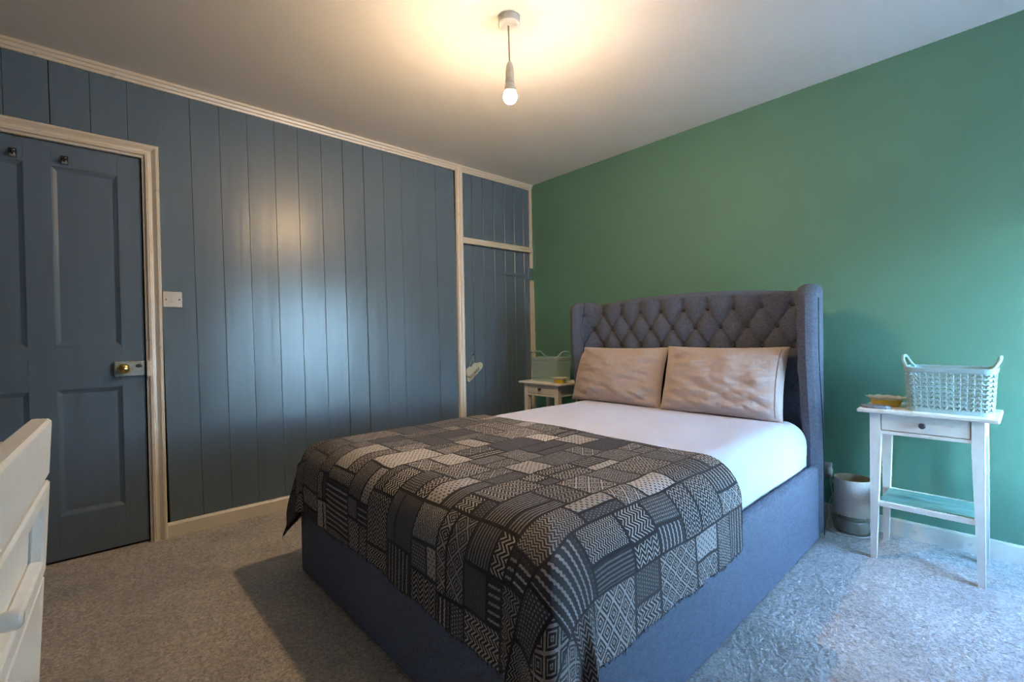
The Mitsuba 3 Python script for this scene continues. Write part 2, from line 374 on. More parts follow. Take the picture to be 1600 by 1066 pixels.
add('strip', hull([[x, y, z] for (x1, z) in ((0.030, 1.585), (0.042, 0.915)) for x in (0.0, x1) for y in (-0.026, -0.001)]), 'mat_trim', parent='trim_4')
add('strip', cbox(0.0, 0.042, -0.026, -0.001, 0.02, 0.905, 0.002), 'mat_trim', parent='trim_4')
# door casing
casp = [(0.0, -0.012), (0.0, 0.016), (0.010, 0.020), (0.014, 0.030), (0.024, 0.031), (0.030, 0.022), (0.040, 0.021), (0.048, 0.030), (0.058, 0.036), (0.066, 0.036), (0.072, 0.028), (0.072, -0.012)]
struct(add('trim_5', mould(casp, [(DY1 + 0.005, 0.0), (DY1 + 0.005, DZ), (DY0 - 0.005, DZ), (DY0 - 0.005, 0.0)], -1), 'mat_trim', 30), 'white moulded casing around the door')
add('lock_keep', cat([cbox(0.018, 0.040, DY1 + 0.004, DY1 + 0.024, 0.885, 0.972, 0.002), trimesh.creation.cylinder(0.003, 0.004).apply_translation((0.041, DY1 + 0.014, 0.893))]), 'mat_trim', parent='trim_5')
# baseboards
bbp = [(0, 0), (0, 0.018), (0.066, 0.018), (0.074, 0.013), (0.078, 0.008), (0.078, 0)]
struct(add('baseboard_left', mould(bbp, [(DY1 + 0.077, 0.0), (-0.866, 0.0)], 1), 'mat_trim', 30))
m = mould([(w * 1.1, d) for w, d in bbp], [(0.0, 0.0), (W, 0.0)], 1)
v = np.array(m.vertices); m.vertices = np.stack([v[:, 1], -v[:, 0], v[:, 2]], 1); trimesh.repair.fix_normals(m)
struct(add('baseboard_back', m, 'mat_trim', 30))

# ------------------------------------------------------------------ panelled door
struct('door_1', 'four panelled door painted blue grey')
stiles_y = [(DY0, -3.575), (-3.330, -3.235), (-2.990, DY1)]
rails_z = [(0.012, 0.225), (0.840, 1.052), (1.930, DZ - 0.004)]
pans = [(-3.575, -3.330), (-3.235, -2.990)]
def door_bevel(y0, y1, z0, z1, w=0.020, x1=-0.002, x0=-0.014):
    """sloping frame around a recessed panel, then the flat panel"""
    o = [(y0, z0), (y1, z0), (y1, z1), (y0, z1)]; i = [(y0 + w, z0 + w), (y1 - w, z0 + w), (y1 - w, z1 - w), (y0 + w, z1 - w)]
    mid = [(y0 + w * 0.35, z0 + w * 0.35), (y1 - w * 0.35, z0 + w * 0.35), (y1 - w * 0.35, z1 - w * 0.35), (y0 + w * 0.35, z1 - w * 0.35)]
    v = [(x1, *p) for p in o] + [(x1 - 0.005, *p) for p in mid] + [(x0, *p) for p in i] + [(x0 - 0.004, *p) for p in o]
    f = []
    for k in range(4):
        q = (k + 1) % 4
        f += [(k, q, q + 4), (k, q + 4, k + 4), (k + 4, q + 4, q + 8), (k + 4, q + 8, k + 8), (k + 12, q, k), (k + 12, q + 12, q)]
    f += [(8, 9, 10), (8, 10, 11), (12, 14, 13), (12, 15, 14)]
    return trimesh.Trimesh(np.array(v, float), np.array(f), process=False)
for a, b in stiles_y:
    add('stile', cbox(-0.020, -0.002, a, b, 0.012, DZ - 0.004, 0.0008), 'mat_doorpaint', parent='door_1')
for a, b in rails_z:
    for y0, y1 in pans:
        add('rail', cbox(-0.020, -0.002, y0, y1, a, b, 0.0006), 'mat_doorpaint', parent='door_1')
for y0, y1 in pans:
    for z0, z1 in ((0.225, 0.840), (1.052, 1.930)):
        add('panel', door_bevel(y0, y1, z0, z1), 'mat_doorpaint', parent='door_1')
lk = add('rim_lock', cbox(-0.002, 0.020, -3.022, DY1 - 0.001, 0.893, 0.970, 0.004), 'mat_lock', parent='door_1')
part_label(lk, 'painted box lock with brass knob')
kn = lathe([(0, 0), (0.010, 0), (0.010, 0.012), (0.016, 0.018), (0.0235, 0.028), (0.026, 0.038), (0.024, 0.047), (0.016, 0.053), (0.0, 0.055)], 32)
Mx = lambda o: frame(o, (0, 1, 0), (0, 0, 1), (1, 0, 0))
part_label(add('knob', place(kn, Mx((0.020, -2.985, 0.934))), 'mat_brass', True, parent=lk), 'brass door knob')
esc = lathe([(0, 0), (0.011, 0), (0.011, 0.002), (0.006, 0.003), (0, 0.003)], 24); esc.apply_scale((1.3, 0.8, 1))
add('escutcheon', place(esc, Mx((0.020, -2.922, 0.945))), 'mat_black', parent=lk)

# ------------------------------------------------------------------ coat hooks on the door
def coat_hook(y, z, label):
    t = thing('coat_hook', label, 'hook', None)
    add('plate', cbox(-0.002, 0.004, y - 0.013, y + 0.013, z - 0.022, z + 0.020, 0.002), 'mat_black', parent=t)
    arm = spline([(0.003, y, z + 0.006), (0.018, y, z + 0.000), (0.030, y, z - 0.012), (0.036, y, z - 0.004), (0.037, y, z + 0.006)], 14)
    add('arm', tube(arm, 0.0045, 8), 'mat_black', True, parent=t)
    part_label(add('tongue', hull([[0.006, y - 0.006, z + 0.000], [0.006, y + 0.006, z + 0.000], [0.026, y - 0.011, z - 0.018], [0.026, y + 0.011, z - 0.018], [0.010, y - 0.010, z - 0.022], [0.010, y + 0.010, z - 0.022]]), 'mat_tongue', parent=t), 'pale blue grey tongue')
    part_label(add('screw', cbox(0.003, 0.006, y - 0.007, y + 0.007, z + 0.009, z + 0.014, 0.001), 'mat_tongue', parent=t), 'pale screw head')
coat_hook(-3.360, 1.962, 'small black coat hook at the left edge of the photo, above the left door panel')
coat_hook(-3.186, 1.966, 'small black coat hook over the right upper panel of the door')

# ------------------------------------------------------------------ light switch
t = thing('light_switch', 'white square light switch on the blue grey boards right of the door casing', 'light switch')
add('plate', cbox(0.0, 0.009, -2.812, -2.726, 1.257, 1.343, 0.003), 'mat_plastic_white', parent=t)
add('rocker', hull([[0.008, -2.776, 1.287], [0.008, -2.762, 1.287], [0.008, -2.776, 1.313], [0.008, -2.762, 1.313], [0.014, -2.776, 1.289], [0.014, -2.762, 1.289], [0.010, -2.776, 1.312], [0.010, -2.762, 1.312]]), 'mat_plastic_white', parent=t)
for y in (-2.799, -2.739):
    add('screw', trimesh.creation.cylinder(0.0035, 0.003, sections=16, transform=Mx((0.009, y, 1.300))), 'mat_black', parent=t)

# ------------------------------------------------------------------ ceiling lamp
LX, LY = 1.618, -1.702
t = thing('pendant_lamp', 'bare glowing bulb hanging on a short cord from a white ceiling rose', 'ceiling lamp')
add('ceiling_rose', lathe([(0.0, H - 0.034), (0.044, H - 0.034), (0.0475, H - 0.031), (0.0475, H), (0, H)], 48, (LX, LY, 0)), 'mat_plastic_white', 30, parent=t)
add('cord', tube([(LX - 0.004, LY, H - 0.03), (LX - 0.002, LY, 2.37), (LX, LY, 2.27)], 0.0035, 8), 'mat_cord', True, parent=t)
hd = add('lamp_holder', lathe([(0, 2.285), (0.006, 2.284), (0.012, 2.277), (0.0165, 2.262), (0.018, 2.245), (0.0185, 2.2405), (0.0170, 2.2395), (0.0170, 2.2380), (0.0190, 2.237), (0.0190, 2.209), (0.0175, 2.208), (0.0175, 2.206), (0.0200, 2.205), (0.0200, 2.190), (0, 2.190)][::-1], 40, (LX, LY, 0)), 'mat_holder', 30, parent=t)
add('collar', lathe([(0, 2.200), (0.0165, 2.200), (0.0190, 2.186), (0.0250, 2.166), (0.0275, 2.1525), (0.0, 2.1525)][::-1], 40, (LX, LY, 0)), 'mat_plastic_white', 30, parent=t)
bulb = lathe([(0, 2.098)] + [(0.032 * math.sin(a), 2.130 - 0.032 * math.cos(a)) for a in np.linspace(0.2, 2.28, 16)] + [(0, 2.1520)], 40, (LX, LY, 0))
trimesh.repair.fix_normals(bulb)
add('bulb', bulb, 'mat_bulb', True, parent=t, emitter={'type': 'area', 'radiance': {'type': 'rgb', 'value': LAMP_RGB}})

# ------------------------------------------------------------------ bed
U0, U1, VH, VF = 0.866, 2.432, 0.410, 2.423
bed = thing('bed', 'dark grey upholstered double bed with a buttoned winged headboard', 'bed')
def panel_up(u0, u1, v0, v1, z0, z1, r=0.022):
    m = rbox((u1 - u0) / 2, (v1 - v0) / 2, (z1 - z0) / 2, r, 6, 4)
    m.apply_translation(((u0 + u1) / 2, (v0 + v1) / 2, (z0 + z1) / 2))
    return bed_mesh(m)
add('side_panel', panel_up(U1 - 0.045, U1, VH + 0.002, 2.283, 0.004, 0.385), 'mat_bed', True, parent=bed)
add('side_panel', panel_up(U0, U0 + 0.045, VH + 0.002, 2.283, 0.004, 0.385), 'mat_bed', True, parent=bed)
add('foot_panel', panel_up(U0 + 0.012, U1 - 0.012, 2.379, VF, 0.004, 0.385), 'mat_bed', True, parent=bed)
for ua, ub in ((U0, U0 + 0.045), (U1 - 0.045, U1)):
    add('corner_post', panel_up(ua, ub, 2.287, VF, 0.004, 0.385), 'mat_bed', True, parent=bed)
add('slat_deck', panel_up(U0 + 0.05, U1 - 0.05, VH, 2.37, 0.22, 0.266, 0.01), 'mat_black', parent=bed)
# headboard: thick sheet swept along a U in plan, tufted on its inner face
TK, V0, RC = 0.092, 0.287, 0.085
CL, CR = 0.850 + TK / 2, 2.440 - TK / 2
ZB = 0.0
def path_pts(vt):
    """centre line in plan for wing tips at v = vt; returns points, normals (towards the foot / inside) and the tuft coordinate"""
    nw, na, ns = 22, 20, 170
    P, N = [], []
    for v in np.linspace(vt - TK / 2, V0 + RC, nw, endpoint=False): P.append((CL, v)); N.append((1, 0))
    for a in np.linspace(0, np.pi / 2, na, endpoint=False):
        P.append((CL + RC - RC * math.cos(a), V0 + RC - RC * math.sin(a))); N.append((math.cos(a), math.sin(a)))
    for u in np.linspace(CL + RC, CR - RC, ns, endpoint=False): P.append((u, V0)); N.append((0, 1))
    for a in np.linspace(np.pi / 2, 0, na, endpoint=False):
        P.append((CR - RC + RC * math.cos(a), V0 + RC - RC * math.sin(a))); N.append((-math.cos(a), math.sin(a)))
    for v in np.linspace(V0 + RC, vt - TK / 2, nw): P.append((CR, v)); N.append((-1, 0))
    P, N = np.array(P), np.array(N, float)
    F = P + N * TK / 2
    s = np.r_[0, np.cumsum(np.linalg.norm(np.diff(F, axis=0), axis=1))]
    k = nw + na + ns // 2
    s = s - s[k] + F[k, 0]
    return P, N, s
def ss(a, b, x):
    t = np.clip((x - a) / (b - a), 0, 1); return t * t * (3 - 2 * t)
S0, DS, ZR1, DZR = 1.05, 0.155, 1.215, 0.1125
UC = 1.670
def ztop_of(u, dtip):
    arch = 1.3255 - 0.036 * (np.abs(u - 1.648) / 0.64) ** 2.2
    wing = 1.312
    w = np.clip(np.maximum((CL + 0.10) - u, u - (CR - 0.10)) / 0.05, 0, 1)
    z = arch * (1 - w) + wing * w
    d = np.clip(dtip, 0, 0.09)
    return z - (0.09 - np.sqrt(np.maximum(0.09 ** 2 - (0.09 - d) ** 2, 0)))
def tuft(s, z, wide):
    p = (s - S0) / DS + (z - ZR1) / (2 * DZR); q = (s - S0) / DS - (z - ZR1) / (2 * DZR)
    dmd = (np.abs(np.sin(np.pi * p)) * np.abs(np.sin(np.pi * q)) + 1e-6) ** 0.38
    vert = (np.abs(np.sin(np.pi * (s - S0) / DS)) + 1e-6) ** 0.45
    k = ss(ZR1 - 0.004, ZR1 + 0.012, z)
    h = dmd * (1 - k) + vert * k
    h = h * (1 - ss(1.26, 1.30, z)) + 0.9 * ss(1.26, 1.30, z)
    kk = np.round((z - ZR1) / DZR); sb = S0 + (0.5 * DS if int(kk) % 2 else 0.0); ds_ = (s - sb) / DS; ds_ = (ds_ - np.round(ds_)) * DS
    if z < ZR1 + 0.03: h = h - 0.45 * np.exp(-(ds_ ** 2 + (z - ZR1 - kk * DZR) ** 2) / 0.018 ** 2)
    low = ss(0.72, 0.78, z)
    return (h * low + 0.8 * (1 - low)) * wide
rows_z = np.r_[np.linspace(ZB + 0.004, 0.70, 24, endpoint=False), np.linspace(0.70, 1.0, 62)]
NZ = 96
tz = np.r_[np.linspace(0, 0.50, 18, endpoint=False), np.linspace(0.50, 1.0, NZ)]
base_P, base_N, base_s = path_pts(0.49)
ncol = len(base_P)
cols = []
capn = 7
for j in range(-capn, ncol + capn):
    jc = min(max(j, 0), ncol - 1)
    shrink = 0.0
    if j < 0: shrink = -j / capn
    if j >= ncol: shrink = (j - ncol + 1) / capn
    th = TK / 2 * math.sqrt(max(1 - shrink ** 2, 0.0))
    ext = TK / 2 * shrink
    ring = []
    def point(z, side, inner=1.0, tf=0.0):
        vt = 0.415 + 0.075 * float(ss(0.42, 1.05, z))
        pp = base_P[jc].copy(); nn = base_N[jc]
        if jc < 22 or jc >= ncol - 22:     # wings lengthen with height
            f = (pp[1] - (V0 + RC)) / (0.49 - TK / 2 - V0 - RC)
            pp[1] = V0 + RC + f * (vt - TK / 2 - V0 - RC)
        pp[1] += ext
        o = pp + nn * (side * th * inner + tf)
        return (o[0], o[1], z)
    dtip = abs(base_P[0 if jc < ncol / 2 else -1][1] - base_P[jc][1]) + (TK / 2 - ext) if (jc < 22 or jc >= ncol - 22) else 1.0
    zt = float(ztop_of(base_P[jc][0], dtip))
    rr = 0.030
    wide = 0.026 * float(ss(0.0, 0.05, min(jc, ncol - 1 - jc) / ncol * 2.1)) if shrink == 0 else 0.0
    ztops = ZB + tz * (zt - rr - ZB)
    for z in ztops: ring.append(point(z, 1, 1, float(tuft(base_s[jc], z, wide)) - wide * 0.5 if wide else 0.0))
    for a in np.linspace(0, np.pi, 12)[1:-1]:
        tf = (float(tuft(base_s[jc], zt - rr, wide)) - wide * 0.5) * max(math.cos(a), 0)
        ring.append(point(zt - rr + rr * math.sin(a), math.cos(a), 1.0, tf))
    for z in ztops[::-4]: ring.append(point(z, -1))
    cols.append(ring)
hbm = grid_mesh(np.array(cols), close_v=True)
hbm = bed_mesh(hbm); trimesh.repair.fix_normals(hbm)
hb = add('headboard', hbm, 'mat_bed', True, parent=bed)
# buttons
btn = lathe([(0, 0.006), (0.004, 0.0055), (0.0090, 0.004), (0.0120, 0.001), (0.0120, -0.008), (0, -0.008)][::-1], 14)
for row in range(5):
    z = ZR1 - row * DZR
    for k in range(-2, 11):
        s = S0 + (k + (0.5 if row % 2 else 0.0)) * DS - (DS if row % 2 else 0)
        jc = int(np.argmin(np.abs(base_s - s)))
        if jc < 10 or jc > ncol - 11: continue
        vt = 0.415 + 0.075 * float(ss(0.42, 1.05, z)); pp = base_P[jc].copy()
        if jc < 22 or jc >= ncol - 22:
            pp[1] = V0 + RC + (pp[1] - V0 - RC) / (0.49 - TK / 2 - V0 - RC) * (vt - TK / 2 - V0 - RC)
        nn = base_N[jc]
        o = np.array([*(pp + nn * (TK / 2 - 0.014)), z])
        nz = np.array([nn[0], nn[1], 0.0]); ey = np.array([0, 0, 1.0])
        M = frame(o, np.cross(ey, nz), ey, nz)
        mb = bed_mesh(place(btn, M)); trimesh.repair.fix_normals(mb)
        add('button', mb, 'mat_button', True, parent=hb)
# seam down the outer face of the right wing
sz = np.linspace(0.02, 1.235, 40)
vt = 0.415 + 0.075 * ss(0.42, 1.05, sz)
sv = np.minimum(vt - 0.046, 0.44)
add('seam', tube(B(np.stack([np.full(40, CR + TK / 2 + 0.0005), sv, sz], 1)), 0.0022, 6), 'mat_seam', True, parent=hb)

# ------------------------------------------------------------------ mattress under a fitted sheet
ZM = 0.600
mm = rbox((2.386 - 0.912) / 2, (2.376 - 0.345) / 2, (ZM - 0.268) / 2, 0.115, 46, 10)
v = np.array(mm.vertices)
v += np.array([(2.386 + 0.912) / 2, (2.376 + 0.345) / 2, (ZM + 0.268) / 2])
top = ss(0.45, 0.60, v[:, 2])
v[:, 2] += top * (meshkit.fbm(np.stack([v[:, 0] * 4, v[:, 1] * 4, v[:, 2] * 0], 1), 3, 3) - 0.5) * 0.014
v[:, 0] += (1 - top) * (meshkit.fbm(np.stack([v[:, 0] * 0, v[:, 1] * 5, v[:, 2] * 8], 1), 3, 5) - 0.5) * 0.012
mm.vertices = v
mm = bed_mesh(mm)
tag(add('mattress', mm, 'mat_sheet', True), 'thick mattress under a pale white fitted sheet on the grey bed', 'mattress')

# ------------------------------------------------------------------ pillows
def pillow(cu, width, height, base_v, base_z, lean, thick, seed, label, turn=0.0, border=False):
    n, m = 72, 48
    X, Y = np.meshgrid(np.linspace(-1, 1, n), np.linspace(-1, 1, m), indexing='ij')
    t = thick / 2 * ((1 - np.abs(X) ** 2.6) * (1 - np.abs(Y) ** 3.2)) ** 0.52
    wx = 1 - 0.035 * (1 - Y ** 2); wy = 1 - 0.05 * (1 - X ** 2) ** 1.0
    px, py = X * width / 2 * wx, Y * height / 2 * wy
    wr = (meshkit.fbm(np.stack([X * 3 + Y, Y * 5, X * 0 + seed], -1), 4, seed) - 0.5) * 0.040 - 0.006 * np.abs(np.sin(7 * X + 5 * Y + 2 * np.sin(3 * Y + seed))) ** 6 * np.clip(0.4 - Y, 0, 1)
    rad = np.sin(np.arctan2(Y + 1.2, X * 1.6) * 21 + seed) * 0.007 * np.clip(np.abs(X) ** 2 + np.abs(Y) ** 2 - 0.4, 0, 1)
    edge = np.clip((1 - np.maximum(np.abs(X), np.abs(Y))) * 5, 0, 1)
    f = t + edge * (wr + rad)
    bk = -t * 0.7
    front = np.stack([px, py, f + 0.0015], -1); back = np.stack([px, py, bk - 0.0015], -1)
    a, b = grid_mesh(front), grid_mesh(back)
    A = np.arange(n * m).reshape(n, m)
    rim = np.concatenate([A[:, 0], A[-1, 1:], A[-2::-1, -1], A[0, -2:0:-1]])
    r2 = np.roll(rim, -1); k = n * m
    sides = np.vstack([np.stack([rim, rim + k, r2], 1), np.stack([r2, rim + k, r2 + k], 1)])
    v = np.vstack([a.vertices, b.vertices]); fc = np.vstack([a.faces, b.faces[:, ::-1] + k, sides])
    uv = np.vstack([np.stack([px, py], -1).reshape(-1, 2)] * 2) + seed
    # local x across, y up the pillow, z towards the foot
    c, s = math.cos(lean), math.sin(lean)
    ex = np.array([math.cos(turn), math.sin(turn), 0]); ez0 = np.array([-math.sin(turn), math.cos(turn), 0])
    ey = -ez0 * s + np.array([0, 0, 1.0]) * c
    ez = ez0 * c + np.array([0, 0, 1.0]) * s
    o = np.array([cu, base_v, base_z]) + ey * height / 2
    P = o + v[:, :1] * ex + v[:, 1:2] * ey + v[:, 2:] * ez
    mesh = trimesh.Trimesh(B(P), fc, process=False); trimesh.repair.fix_normals(mesh)
    key = tag(add('pillow', mesh, 'mat_pillow', True, uv=uv), label, 'pillow')
    if border:
        hx = 0.91
        yy = np.linspace(-0.93, 0.93, 40); 
        ix = int(round((hx + 1) / 2 * (n - 1)))
        q = np.array([front[ix, int(round((y + 1) / 2 * (m - 1)))] + [0, 0, 0.0003] for y in yy])
        Q = B(o + q[:, :1] * ex + q[:, 1:2] * ey + q[:, 2:] * ez)
        add('hem_stitch', tube(Q, 0.0022, 6), 'mat_pillow_seam', True, parent=key)
scene['mat_pillow_seam'] = diffuse((0.30, 0.235, 0.20))
pillow(1.244, 0.720, 0.400, 0.500, 0.596, 0.29, 0.165, 3, 'left one of two beige pillows, with its right end tucked behind the other', 0.02)
pillow(1.955, 0.690, 0.410, 0.522, 0.596, 0.30, 0.170, 8, 'right one of two beige pillows, with a stitched hem at its right end', -0.01, True)

# ------------------------------------------------------------------ patterned blanket draped over the foot end
RR = 0.145; TZ = 0.612
UI0, UI1, VI1 = U0 - 0.014 + RR, U1 + 0.014 - RR, VF + 0.014 - RR
HL, HR_, HF = 0.370, 0.392, 0.385       # cloth lengths beyond the flat part
na, nb = 240, 190
a = np.linspace(UI0 - HL, UI1 + HR_, na)
A_, T_ = np.meshgrid(a, np.linspace(0, 1, nb), indexing='ij')
vh = 1.405 + 0.03 * (A_ - 0.9) / 1.5 + 0.012 * np.sin(A_ * 7) + 0.02 * ss(2.2, 2.5, A_)
hemv = VI1 + HF + 0.03 * ss(1.5, 2.5, A_) + 0.012 * (meshkit.fbm(np.stack([A_ * 5, A_ * 0, A_ * 0], -1), 3, 2) - 0.5) * 2
Bv = vh + T_ * (hemv - vh)
hemj = (meshkit.fbm(np.stack([Bv * 6, Bv * 0 + 3, Bv * 0], -1), 3, 4) - 0.5) * 0.05
ou = np.where(A_ > UI1, (A_ - UI1) * (1 + hemj), np.where(A_ < UI0, (A_ - UI0) * (1 + hemj), 0.0))
ov = np.maximum(Bv - VI1, 0)
d = np.hypot(ou, ov)
ang = np.where(d > 1e-9, 1, 0)
du, dv = np.where(d > 0, ou / np.maximum(d, 1e-9), 0), np.where(d > 0, ov / np.maximum(d, 1e-9), 0)
pn = (np.abs(du) ** 8 + np.abs(dv) ** 8 + 1e-12) ** (1 / 8)
sc = np.where(d > 0, 1 / pn, 1.0)
th_ = np.clip(d / RR, 0, np.pi / 2)
hor = RR * np.sin(th_); drop = RR * (1 - np.cos(th_)); hang = np.maximum(d - RR * np.pi / 2, 0)
phi = np.degrees(np.arctan2(np.abs(dv), np.abs(du)))
both = (np.abs(ou) > 1e-6) & (ov > 1e-6)
flare = np.where(both, np.where(ou > 0, 0.62, 0.20) * np.exp(-((phi - 47) / 11) ** 2) + 0.20 * np.exp(-((phi - 80) / 5) ** 2) + 0.20 * np.exp(-((phi - 13) / 5) ** 2), 0) * hang
# gentle waves in the hanging parts
wave = (0.010 * np.sin(Bv * 16 + 1) * (np.abs(ou) > 0) + 0.009 * np.sin(A_ * 13) * (ov > 0)) * np.clip(hang / 0.2, 0, 1)
out = hor + np.abs(wave) + 0.004
pu = np.clip(A_, UI0, UI1) + du * (out * sc + flare)
pv = np.minimum(Bv, VI1) + dv * (out * sc + flare)
wr = (meshkit.fbm(np.stack([A_ * 5, Bv * 5, A_ * 0], -1), 4, 9) - 0.5) * 0.012
pz = TZ - drop - hang * np.where(both, 0.97, 1.0) + wr * (1 - np.clip(d / 0.1, 0, 1)) + 0.0
pz = np.maximum(pz, 0.02)
topP = B(np.stack([pu, pv, pz], -1))
# outward normals for the thickness
gu = np.gradient(topP, axis=0); gv = np.gradient(topP, axis=1)
nr = np.cross(gv, gu); nr /= np.linalg.norm(nr, axis=-1, keepdims=True) + 1e-12
if nr[na // 2, 5, 2] < 0: nr = -nr
bot = topP - nr * 0.006
ga, gb = grid_mesh(topP), grid_mesh(bot)
AI = np.arange(na * nb).reshape(na, nb)
rim = np.concatenate([AI[:, 0], AI[-1, 1:], AI[-2::-1, -1], AI[0, -2:0:-1]]); r2 = np.roll(rim, -1); kk = na * nb
fc = np.vstack([ga.faces, gb.faces[:, ::-1] + kk, np.stack([rim, rim + kk, r2], 1), np.stack([r2, rim + kk, r2 + kk], 1)])
uvb = np.vstack([np.stack([A_, Bv], -1).reshape(-1, 2)] * 2)
bm = trimesh.Trimesh(np.vstack([ga.vertices, gb.vertices]), fc, process=False)
if (bm.face_normals[:len(ga.faces)][:, 2]).sum() < 0: bm = trimesh.Trimesh(bm.vertices, bm.faces[:, ::-1], process=False)
bl = tag(add('blanket', bm, 'mat_blanket', True, uv=uvb), 'dark patchwork blanket of woven zigzags and diamonds over the foot of the bed', 'blanket')
# short frayed threads along the hem
fr = []
for side in ('hem', 'left', 'right'):
    n = {'hem': 900, 'left': 420, 'right': 420}[side]
    for k in range(n):
        t_ = rng.random()
        if side == 'hem': i, j = t_ * (na - 1), nb - 1
        else: i, j = (0 if side == 'left' else na - 1), t_ * (nb - 1)
        i0, j0 = int(i), int(j)
        i1, j1 = min(i0 + 1, na - 1), min(j0 + 1, nb - 1)
        p = topP[i0, j0] * (1 - (i - i0)) * (1 - (j - j0)) + topP[i1, j0] * (i - i0) * (1 - (j - j0)) + topP[i0, j1] * (1 - (i - i0)) * (j - j0) + topP[i1, j1] * (i - i0) * (j - j0)
        nrm = nr[i0, j0]
        dirn = topP[i0, -1] - topP[i0, -3] if side == 'hem' else (topP[0, j0] - topP[2, j0] if side == 'left' else topP[-1, j0] - topP[-3, j0])
        dirn = dirn / (np.linalg.norm(dirn) + 1e-9) + rng.normal(0, 0.35, 3)
        ln = rng.uniform(0.004, 0.013)
        wv = np.cross(dirn, nrm); wv = wv / (np.linalg.norm(wv) + 1e-9) * 0.0011
        p = p - nrm * 0.003
        fr.append(np.array([p - wv, p + wv, p + nrm * 0.0018, p + dirn * ln]))
fv = np.vstack(fr); fi = (np.arange(len(fr)) * 4)[:, None, None] + np.array([[0, 1, 3], [1, 2, 3], [2, 0, 3], [0, 2, 1]])[None]
fk = add('fringe', trimesh.Trimesh(fv, fi.reshape(-1, 3), process=False), 'mat_fringe', parent=bl)
labels[fk] = {'kind': 'stuff', 'label': 'short dark frayed threads'}

# ------------------------------------------------------------------ nightstands
def nightstand(x0, y1, zt, label, mirror=False):
    """x0 left edge of the top, y1 front edge (towards the room)"""
    t = thing('nightstand', label, 'bedside table')
    w, dp = 0.468, 0.350
    X0, X1, Yf, Yb = x0, x0 + w, y1, y1 + dp
    add('table_top', cbox(X0, X1, Yf, Yb, zt - 0.018, zt, 0.004), 'mat_white', parent=t)
    lx0, lx1, lf, lb = X0 + 0.044, X1 - 0.044, Yf + 0.028, Yb - 0.022
    zz = zt - 0.018
    def leg(sx, sy):
        tw, bw = 0.040, 0.022
        ox = lx0 if sx < 0 else lx1; oy = lf if sy < 0 else lb
        ix = 1 if sx < 0 else -1; iy = 1 if sy < 0 else -1
        pts = []
        for z, q in ((0.0, bw), (zz - 0.13, tw), (zz, tw)):
            for a_ in (0, q):
                for b_ in (0, q): pts.append((ox + ix * a_, oy + iy * b_, z))
        return hull(pts)
    for sx in (-1, 1):
        for sy in (-1, 1): add('leg', leg(sx, sy), 'mat_white', parent=t)
    zr = zz - 0.078
    add('side_rail', cbox(lx0 + 0.006, lx0 + 0.022, lf + 0.04, lb - 0.04, zr - 0.014, zz, 0.001), 'mat_white', parent=t)
    add('side_rail', cbox(lx1 - 0.022, lx1 - 0.006, lf + 0.04, lb - 0.04, zr - 0.014, zz, 0.001), 'mat_white', parent=t)
    add('back_rail', cbox(lx0 + 0.04, lx1 - 0.04, lb - 0.020, lb - 0.004, zr - 0.014, zz, 0.001), 'mat_white', parent=t)
    add('front_rail', cbox(lx0 + 0.036, lx1 - 0.036, lf + 0.003, lf + 0.03, zr - 0.018, zr - 0.002, 0.0015), 'mat_white', parent=t)
    dw = add('drawer', cbox(lx0 + 0.0425, lx1 - 0.0425, lf + 0.004, lf + 0.24, zr + 0.001, zz - 0.002, 0.0015), 'mat_white', parent=t)
    kb = lathe([(0, 0), (0.006, 0), (0.006, 0.010), (0.011, 0.016), (0.0125, 0.022), (0.010, 0.0255), (0, 0.027)], 24)
    kz = (zr + zz) / 2
    part_label(add('knob', place(kb, frame(((lx0 + lx1) / 2 - 0.002, lf + 0.004, kz), (1, 0, 0), (0, 0, 1), (0, -1, 0))), 'mat_knob_dark', True, parent=dw), 'dark round knob')
    zs = 0.262
    add('shelf_rail', cbox(lx0 + 0.028, lx1 - 0.028, lf + 0.004, lf + 0.026, zs - 0.011, zs + 0.011, 0.0015), 'mat_white', parent=t)
    add('shelf_rail', cbox(lx0 + 0.028, lx1 - 0.028, lb - 0.026, lb - 0.004, zs - 0.011, zs + 0.011, 0.0015), 'mat_white', parent=t)
    for ya, yb in ((lf + 0.034, lf + 0.150), (lf + 0.157, lb - 0.032)):
        part_label(add('shelf_board', cbox(lx0 + 0.026, lx1 - 0.026, ya, yb, zs - 0.006, zs + 0.012, 0.002), 'mat_shelf_green', parent=t), 'green shelf board')
    return t
nightstand(2.608, -0.430, 0.703, 'white bedside table with drawer and green lower shelf right of the bed')
nightstand(0.280, -0.452, 0.692, 'white bedside table in the far corner, half hidden behind the bed')

